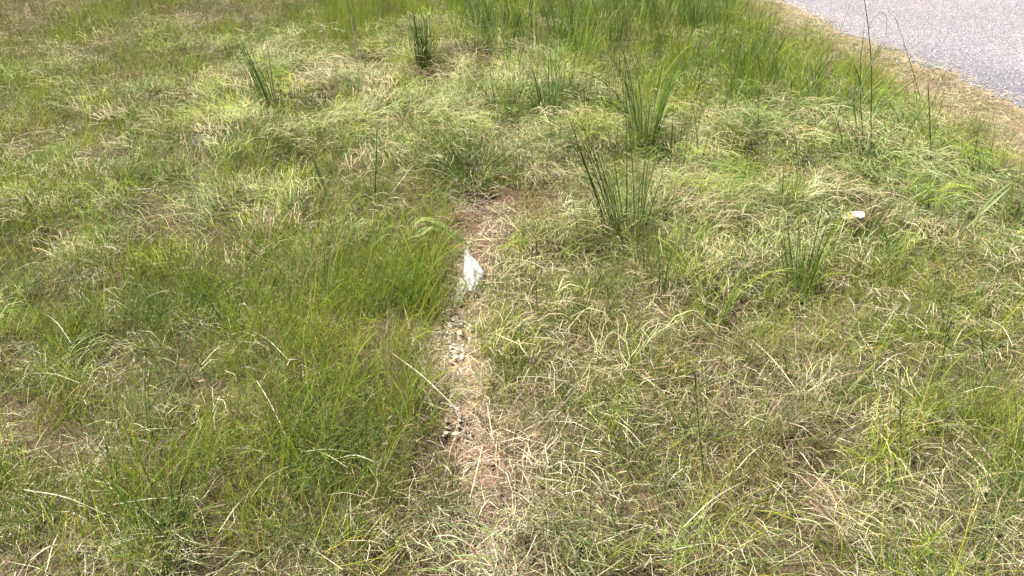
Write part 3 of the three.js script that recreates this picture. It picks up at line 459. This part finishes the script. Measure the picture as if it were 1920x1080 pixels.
{ // arching clump
  const b = foot(1884, 452), o = thing('arching_grass_clump', 'arching broad-leaved clump with long pale leaves over a dark hollow', 'grass clump', b);
  for (const [l, w, c, dz, roll] of [[[[1884, 452], [1850, 405], [1818, 432], [1800, 446]], 0.011, C.pale, 0.1, 0], [[[1800, 440], [1846, 396], [1896, 350]], 0.012, C.pale, 0.12, 0], [[[1815, 428], [1860, 372], [1900, 338]], 0.011, C.blue, 0.05, 0], [[[1880, 450], [1892, 390], [1900, 340]], 0.014, C.fresh, 0, 0.3], [[[1895, 450], [1905, 400], [1935, 350]], 0.014, C.green, 0.02, 0], [[[1886, 450], [1880, 400], [1858, 362]], 0.014, C.fresh, 0, 0.2], [[[1884, 450], [1860, 420], [1822, 415]], 0.013, C.pale, 0.14, 0], [[[1890, 450], [1870, 430], [1836, 440]], 0.012, C.green, 0.16, 0], [[[1900, 455], [1915, 430], [1945, 430]], 0.012, C.deep, 0.12, 0], [[[1878, 452], [1858, 440], [1828, 456]], 0.011, C.blue, 0.18, 0], [[[1896, 450], [1918, 410], [1950, 395]], 0.013, C.green, 0.06, 0], [[[1890, 452], [1896, 420], [1912, 372]], 0.012, C.deep, -0.05, 0.4], [[[1884, 452], [1872, 410], [1878, 360]], 0.012, C.deep, -0.06, 0.4]]) part('leaf', broadLeaf(through(l, b, dz, 10), w, tint(c, rr(0.85, 1.1)), 0.4, roll), leafM, o);
}
// tangled wide leaves bent over near the verge
for (const [u, v, l] of [[1668, 318, 'tangled pale wide-leaved clump below the tall branching stalk'], [1712, 300, 'bent wide-leaved clump close to the upright stalk with crossed leaves'], [1790, 330, 'flopped wide-leaved clump at the foot of the yellowed verge'], [1830, 360, 'sprawling dark wide-leaved clump behind the arching one']]) {
  const b = foot(u, v), o = thing('bent_leaf_clump', l, 'grass clump', b);
  for (let k = 0; k < 13; k++) { const a = rr(0, 6.28), len = rr(0.16, 0.34); part('leaf', broadLeaf(growing(new THREE.Vector3(Math.cos(a) * 0.03, 0, Math.sin(a) * 0.03), a, len, rr(0.2, 0.7), rr(1.2, 2.1), 8, rr(-0.4, 0.4)), rr(0.006, 0.011), tint(pick([C.pale, C.blue, C.green, C.green, C.deep]), rr(0.85, 1.1)), 0.4, rr(-0.3, 0.3)), leafM, o); }
}
{ // broad-leaved cluster beside the white scrap
  const b = foot(762, 452), o = thing('broad_leaf_clump', 'small clump of wide blue-green leaves, one arching down to the white plastic', 'grass clump', b);
  for (const [l, w, c, dz, roll] of [[[[766, 446], [792, 412], [838, 428], [884, 466]], 0.027, mixc(C.pale, C.fresh, 0.35), 0.06, 0], [[[768, 448], [800, 428], [842, 440], [872, 458]], 0.02, C.green, 0.1, 0], [[[738, 440], [741, 412], [748, 392]], 0.012, C.pstraw, 0.04, 1.2], [[[757, 445], [755, 415], [759, 393]], 0.026, C.fresh, 0.0, 1.4], [[[764, 448], [790, 440], [812, 424]], 0.016, C.pale, 0.16, 0], [[[758, 450], [735, 425], [716, 440]], 0.015, C.blue, 0.06, 0], [[[760, 452], [778, 446], [798, 462]], 0.014, C.blue, 0.16, 0], [[[756, 452], [744, 450], [728, 468]], 0.013, C.blue, 0.14, 0], [[[766, 450], [772, 420], [786, 405]], 0.014, C.blue, -0.04, 0.6], [[[770, 452], [806, 448], [826, 466]], 0.013, C.green, 0.14, 0], [[[752, 450], [728, 410], [722, 384]], 0.012, C.green, -0.05, 0.8]]) part('leaf', broadLeaf(through(l, b, dz, 12), w, c, 0.35, roll), leafM, o);
}
{ const b = foot(615, 392), o = thing('broad_grass_blade', 'single wide upright leaf with a pale edge standing in the sward', 'grass blade', b);
  part('leaf', broadLeaf(through([[616, 394], [604, 345], [584, 288]], b), 0.02, mixc(C.green, C.pale, 0.55), 0.5, 1.2), leafM, o);
  part('leaf', broadLeaf(through([[612, 392], [598, 350], [580, 318]], b, -0.03), 0.01, C.deep, 0.4, 1.0), leafM, o); }
{ const b = foot(704, 398), o = thing('broad_grass_blade', 'dark slim stalk with a short side leaf behind the small wide-leaved clump', 'grass blade', b);
  part('stem', tube(through([[702, 398], [705, 310], [707, 238]], b), 0.004, 0.0016, C.deep), leafM, o);
  for (const l of [[[705, 310], [718, 282], [730, 300]], [[704, 330], [692, 300], [676, 296]], [[706, 275], [710, 250], [720, 236]]]) part('leaf', broadLeaf(through(l, b, 0.02, 8), 0.01, C.green), leafM, o); }

// -- single stems and stalks
const LONEG = 'thin lone stems in the sward';
function stem(u0, v0, u1, v1, col, r = 0.0022) {
  const g0 = P(u0, v0), lab = `thin seeding stem with small leaves, ${ground(g0.x, g0.z)}`;
  const b = foot(u0, v0), o = thing('lone_grass_plant', lab, 'grass plant', b, LONEG), m = [(u0 + u1) / 2 + rr(-4, 4), (v0 + v1) / 2];
  part('stalk', tube(through([[u0, v0 + 3], m, [u1, v1]], b), r, r * 0.45, col), leafM, o);
  part('seed_head', broadLeaf(through([[lerp(u0, u1, 0.86), lerp(v0, v1, 0.86)], [u1, v1], [u1 + (u1 - u0) * 0.1 + rr(-5, 5), v1 - 8]], b, 0, 5), 0.0045, tint(C.tan, rr(0.8, 1.2)), 0.6, rr(0, 1)), strawM, o);
  part('leaf', broadLeaf(through([[lerp(u0, u1, 0.3), lerp(v0, v1, 0.3)], [lerp(u0, u1, 0.5) + rr(-14, 14), lerp(v0, v1, 0.5)], [lerp(u0, u1, 0.5) + rr(-34, 34), lerp(v0, v1, 0.45)]], b, rr(-0.03, 0.03), 6), 0.0045, col), leafM, o);
  part('leaf', broadLeaf(through([[lerp(u0, u1, 0.45), lerp(v0, v1, 0.45)], [lerp(u0, u1, 0.7) + rr(-10, 10), lerp(v0, v1, 0.7)], [lerp(u0, u1, 0.8) + rr(-26, 26), lerp(v0, v1, 0.78)]], b, rr(-0.03, 0.03), 6), 0.004, col), leafM, o);
}
for (const [a, b, c, d] of [[1010, 612, 1018, 450], [1112, 548, 1082, 478], [1322, 904, 1312, 700], [1688, 862, 1706, 688], [1764, 704, 1783, 545], [1856, 724, 1844, 640], [1878, 702, 1922, 658], [1832, 1076, 1852, 996], [212, 845, 218, 775], [76, 442, 34, 366], [1416, 296, 1408, 172], [1555, 304, 1556, 198], [1422, 502, 1420, 425], [540, 244, 526, 165], [1145, 640, 1140, 540], [1770, 640, 1765, 560], [300, 620, 290, 540], [860, 420, 858, 372], [800, 390, 780, 340], [1490, 740, 1480, 670], [960, 690, 965, 610], [1660, 960, 1680, 880], [400, 380, 390, 310], [240, 330, 232, 270], [330, 260, 322, 205], [1000, 560, 1012, 470]]) stem(a, b, c + rr(-22, 22), d, tint(mixc(C.green, C.tan, rr(0, 0.6)), rr(0.75, 1.2)));
{ const PALE = 'tall bleached stalk rising thinly in front of the flattened hollow';
  for (const [a, b, c, d] of [[690, 250, 652, 0], [684, 200, 664, 40]]) { const f = foot(a, b), o = thing('dry_stalk', PALE, 'dry stalk', f, 'tall bleached stalks'); part('stalk', tube(through([[a, b + 3], [(a + c) / 2 + 3, (b + d) / 2], [c, d]], f), 0.002, 0.0012, C.pstraw), strawM, o); part('seed_head', broadLeaf(through([[c + 3, d + 24], [c, d + 6], [c - 3, d - 14]], f, 0, 5), 0.006, C.straw, 0.6), strawM, o); } }
const LIEG = 'pale stalks lying on the grass';
function lyingStalk(u0, v0, u1, v1, arch = 0.006, h = 0.095, col = C.pstraw, w = 0.0019) {
  const a = P(u0, v0, h), c = P(u1, v1, h + rr(-0.03, 0.03)); a.y += H(a.x, a.z) * 0.5; const m = a.clone().lerp(c, 0.5); m.y += arch * 0.5 + rr(0, 0.006); m.x += rr(-0.01, 0.01);
  const pts = smoothCurve([a, m, c], 8), base = a.clone(); for (const p of pts) p.sub(base);
  const len = a.distanceTo(c), lab = `${len > 0.2 ? 'long' : len > 0.12 ? 'mid-length' : 'short'} ${col === C.pstraw ? 'bleached' : col === C.pale ? 'pale green' : 'straw-coloured'} stalk lying ${ground(m.x, m.z)}`, o = thing('dry_stalk', lab, 'dry stalk', base, LIEG); part('stalk', broadLeaf(pts, w, tint(col, rr(0.55, 0.9)), 0.5), strawM, o);
}
R = rng(808);
for (const [a, b, c, d, ar] of [[625, 857, 705, 867], [818, 1004, 884, 1024], [892, 1024, 978, 984], [1780, 945, 1686, 896, 0.04], [735, 664, 862, 772], [482, 720, 536, 816], [48, 924, 202, 966], [92, 1078, 110, 1000], [30, 512, 112, 502, 0.05], [276, 560, 352, 556, 0.05], [90, 592, 134, 644], [214, 952, 372, 938], [300, 986, 236, 950], [912, 742, 926, 832], [905, 822, 880, 940], [1408, 640, 1500, 740], [1800, 742, 1892, 732], [1280, 985, 1400, 900], [1490, 970, 1560, 1010], [1150, 790, 1210, 840], [380, 690, 440, 640], [150, 720, 60, 700], [640, 410, 560, 440], [960, 910, 1010, 960], [1060, 620, 1140, 560], [1380, 880, 1440, 830], [1840, 600, 1900, 650], [1640, 700, 1700, 660], [540, 680, 470, 620], [60, 1060, 130, 1020], [410, 1000, 460, 930], [735, 365, 772, 312, 0.02], [1690, 560, 1640, 640], [880, 300, 930, 270], [1000, 300, 950, 322]]) lyingStalk(a, b, c, d, ar ?? 0.03);
for (let k = 0; k < 30; k++) { const u = rr(20, 1900), v = rr(300, 1070), a = rr(0, 3.14), l = rr(40, 110) * (0.5 + v / 1400), f = fields(P(u, v).x, P(u, v).z); if (f.verge > 0.2 || f.edge < 0.4) continue; lyingStalk(u, v, u + Math.cos(a) * l, v + Math.sin(a) * l * 0.6, rr(0.005, 0.025), rr(0.06, 0.11), pick([C.straw, C.straw, C.pale, C.straw]), rr(0.0014, 0.0022)); }

// -- litter
R = rng(909);
const ridge = (x, y, s) => 1 - Math.abs(2 * noise(x, y, s) - 1);
{ // crumpled white plastic
  const rows = [[875, 461, 4], [877, 472, 8], [882, 483, 13], [886, 494, 18], [889, 506, 20], [888, 517, 18], [886, 526, 14], [884, 533, 9], [882, 538, 3]], pos = [], col = [], idx = [], NR = 44, NC = 30;
  const at = (k) => { const q = k / NR * (rows.length - 1), i = Math.min(rows.length - 2, Math.floor(q)), t = q - i; return [0, 1, 2].map((c) => lerp(rows[i][c], rows[i + 1][c], t)); };
  const b = foot(884, 530), o = thing('plastic_scrap', 'crumpled white plastic scrap lying on the bare trail', 'plastic scrap', b);
  for (let k = 0; k <= NR; k++) {
    const [u, v, h] = at(k), L = P(u - h, v, 0.03), Rr = P(u + h, v, 0.03);
    for (let j = 0; j <= NC; j++) {
      const t = j / NC * 2 - 1, c = L.clone().lerp(Rr, (t + 1) / 2), dome = Math.sqrt(Math.max(0, 1 - t * t)) * (0.3 + 0.7 * Math.min(1, h / 18));
      const cr = ridge(k * 0.11, j * 0.15, 1) * 0.65 + ridge(k * 0.22 + 4, j * 0.18, 2) * 0.3;
      pos.push(c.x - b.x + 0.006 * (noise(k * 0.5, j * 0.5, 4) - 0.5), 0.012 + dome * (0.022 + 0.022 * cr), c.z - b.z + 0.01 * (noise(k * 0.4, j * 0.4, 5) - 0.5));
      const print = (Math.hypot((k - 15) / 4, (j - 12) / 7) < 1 && ridge(k * 0.4, j * 0.45, 6) > 0.86) || (Math.abs(k - 27 - 3 * Math.sin(j * 0.4)) < 0.8 && j > 11 && j < 21);
      col.push(...(print ? [0.28, 0.27, 0.27] : tint([0.72, 0.71, 0.69], 0.8 + 0.35 * noise(k * 0.3, j * 0.25, 14))));
      if (k && j) { const a = (k - 1) * (NC + 1) + j - 1, d = k * (NC + 1) + j - 1; idx.push(a, d, a + 1, d, d + 1, a + 1); }
    }
  }
  const top = pos.length / 3;   // underside, so that it is a bag and not a sheet
  for (let i = 0; i < top; i++) { pos.push(pos[i * 3], 0.004 + 0.15 * pos[i * 3 + 1], pos[i * 3 + 2]); col.push(0.7, 0.69, 0.7); }
  const tri = idx.length; for (let i = 0; i < tri; i += 3) idx.push(idx[i] + top, idx[i + 2] + top, idx[i + 1] + top);
  const g = new THREE.BufferGeometry(); g.setAttribute('position', new THREE.Float32BufferAttribute(pos, 3)); g.setAttribute('color', new THREE.Float32BufferAttribute(col, 3)); g.setIndex(idx); g.computeVertexNormals();
  part('crumpled_bag', g, new THREE.MeshPhysicalMaterial({ name: 'white_plastic', vertexColors: true, roughness: 0.38, side: THREE.DoubleSide, clearcoat: 0.3, clearcoatRoughness: 0.25 }), o);
  // thin clear tail of film
  const fp = [], fi = [], fc = []; for (let k = 0; k <= 14; k++) for (let j = 0; j <= 10; j++) { const q = P(lerp(872, 858, k / 14) + (j / 10 - 0.5) * lerp(26, 14, k / 14), lerp(524, 562, k / 14), 0.02); fp.push(q.x - b.x, 0.018 + 0.03 * ridge(k * 0.3, j * 0.35, 8) * (1 - k / 18), q.z - b.z); fc.push(0.7, 0.7, 0.55); if (k && j) { const a = (k - 1) * 11 + j - 1, d = k * 11 + j - 1; fi.push(a, d, a + 1, d, d + 1, a + 1); } }
  const fg = new THREE.BufferGeometry(); fg.setAttribute('position', new THREE.Float32BufferAttribute(fp, 3)); fg.setAttribute('color', new THREE.Float32BufferAttribute(fc, 3)); fg.setIndex(fi); fg.computeVertexNormals();
  part('film', fg, new THREE.MeshPhysicalMaterial({ name: 'thin_film', vertexColors: true, roughness: 0.4, transmission: 0.7, thickness: 0, side: THREE.DoubleSide }), o);
}
{ // small packet
  const b = P(1601, 400, 0.105), o = thing('food_wrapper', 'small crumpled yellow and white wrapper dropped in the grass', 'wrapper', b), mk = (u0, u1, v0, v1, colour, seed) => {
    const pos = [], col = [], idx = [], N = 20; 
    for (let k = 0; k <= N; k++) for (let j = 0; j <= N; j++) {
      const s = k / N, t = j / N, a = Q(lerp(u0, u1, s), lerp(v1, v0, t), b.z + lerp(0.03, -0.03, t)), e = Math.sin(Math.PI * s) * Math.sin(Math.PI * Math.min(1, t + 0.15)), cr = ridge(k * 0.3, j * 0.3, seed) * 0.6 + ridge(k * 0.7, j * 0.6, seed + 1) * 0.3;
      const cx = (s - 0.5) * 2, cy = (t - 0.5) * 2, rd = Math.max(1, Math.hypot(cx, cy)), w = 0.8 + 0.3 * noise(s * 4 + seed, t * 4, 9);
      const m = Q((u0 + u1) / 2, (v0 + v1) / 2, b.z); a.sub(m).multiplyScalar(w / Math.sqrt(rd)).add(m);
      pos.push(a.x - b.x, a.y - b.y, a.z - b.z + 0.02 * e + 0.018 * cr); col.push(...colour(s, t, cr));
      if (k && j) { const p = (k - 1) * (N + 1) + j - 1, d = k * (N + 1) + j - 1; idx.push(p, d, p + 1, d, d + 1, p + 1); }
    }
    const top = pos.length / 3; for (let i = 0; i < top; i++) { pos.push(pos[3 * i], pos[3 * i + 1] - 0.012, pos[3 * i + 2] - 0.02); col.push(0.6, 0.58, 0.55); }
    const n = idx.length; for (let i = 0; i < n; i += 3) idx.push(idx[i] + top, idx[i + 2] + top, idx[i + 1] + top);
    const g = new THREE.BufferGeometry(); g.setAttribute('position', new THREE.Float32BufferAttribute(pos, 3)); g.setAttribute('color', new THREE.Float32BufferAttribute(col, 3)); g.setIndex(idx); g.computeVertexNormals(); return g;
  }, m = new THREE.MeshPhysicalMaterial({ name: 'wrapper_film', vertexColors: true, roughness: 0.4, clearcoat: 0.3, side: THREE.DoubleSide });
  part('white_end', mk(1597, 1621, 393, 404, (s, t, c) => (Math.hypot(s - 0.45, t - 0.5) < 0.14 ? [0.35, 0.35, 0.45] : [0.58, 0.56, 0.5]), 12), m, o);
  part('yellow_end', mk(1582, 1604, 396, 407, (s, t, c) => (t > 0.7 ? [0.62, 0.48, 0.1] : c > 0.62 ? [0.62, 0.5, 0.24] : [0.52, 0.33, 0.13]), 22), m, o);
}
{ // grit washed off the road
  const g = new THREE.IcosahedronGeometry(1, 0), grit = [], m4 = new THREE.Matrix4(), q = new THREE.Quaternion(), e = new THREE.Euler(), curve = new THREE.CatmullRomCurve3(roadEdge.slice(2), false, 'centripetal');
  const m = new THREE.InstancedMesh(g, new THREE.MeshStandardMaterial({ name: 'stone', roughness: 0.9 }), 1500), c = new THREE.Color();
  for (let k = 0; k < 1500; k++) { const p = curve.getPoint(0.02 + 0.9 * R()), off = (R() + R() + R() - 1.5) * 0.22 + 0.03, x = p.x + off, z = p.z, r = rr(0.002, 0.007); m.setMatrixAt(k, m4.compose(new THREE.Vector3(x, Math.max(H(x, z), 0.012) + r * 0.3, z), q.setFromEuler(e.set(rr(0, 6), rr(0, 6), rr(0, 6))), new THREE.Vector3(r, r * 0.7, r * rr(0.7, 1.3)))); const v = rr(0.12, 0.5); m.setColorAt(k, c.setRGB(v, v * 0.93, v * 0.88)); }
  m.name = 'loose_gravel'; m.userData = { kind: 'stuff', label: 'grey loose grit strewn along the ragged road edge', category: 'gravel' }; scene.add(m);
}
{ // bleached dead leaves on the trail
  const G = 'bleached dead leaves on the trail';
  const spots = []; for (let k = 0; k < 90; k++) { const a = rr(0, 6.28), r = Math.sqrt(R()); spots.push([850 + Math.cos(a) * r * 32 + 6, 620 + Math.sin(a) * r * 56]); } for (let k = 0; k < 12; k++) spots.push([842 + rr(-16, 20), 795 + rr(-30, 35)]); for (let k = 0; k < 10; k++) spots.push([900 + rr(-30, 40), 470 + rr(-30, 60)]);
  for (const [u, v] of spots) {
    const f = foot(u, v); f.y += 0.006 + rr(0, 0.007); const cl = pick([['straw-coloured', C.pstraw], ['pinkish white', [0.66, 0.56, 0.51]], ['whitish', [0.72, 0.65, 0.6]], ['pink-brown', C.pink]]), o = thing('dead_leaf', `${cl[0]} dead leaf ${v > 700 ? 'on the lower bare trail, well below the white plastic' : v > 545 ? 'in the pale heap below the white plastic' : 'in the reddish litter beside the white plastic'}`, 'dead leaf', f, G), a = rr(0, 6.28), l = rr(0.01, 0.028), pts = [0, 0.33, 0.66, 1].map((t) => new THREE.Vector3(Math.cos(a) * l * (t - 0.5), 0.003 * Math.sin(t * 3.1) * rr(0, 1.4) + 0.002 * t, Math.sin(a) * l * (t - 0.5)));
    part('leaf_blade', broadLeaf(smoothCurve(pts, 6), rr(0.005, 0.012), tint(cl[1], rr(0.85, 1.1)), rr(-0.15, 0.25)), litterM, o);
  }
}
scene.traverse((o) => { if (o.isMesh) o.castShadow = o.receiveShadow = true; });
renderer.render(scene, camera);
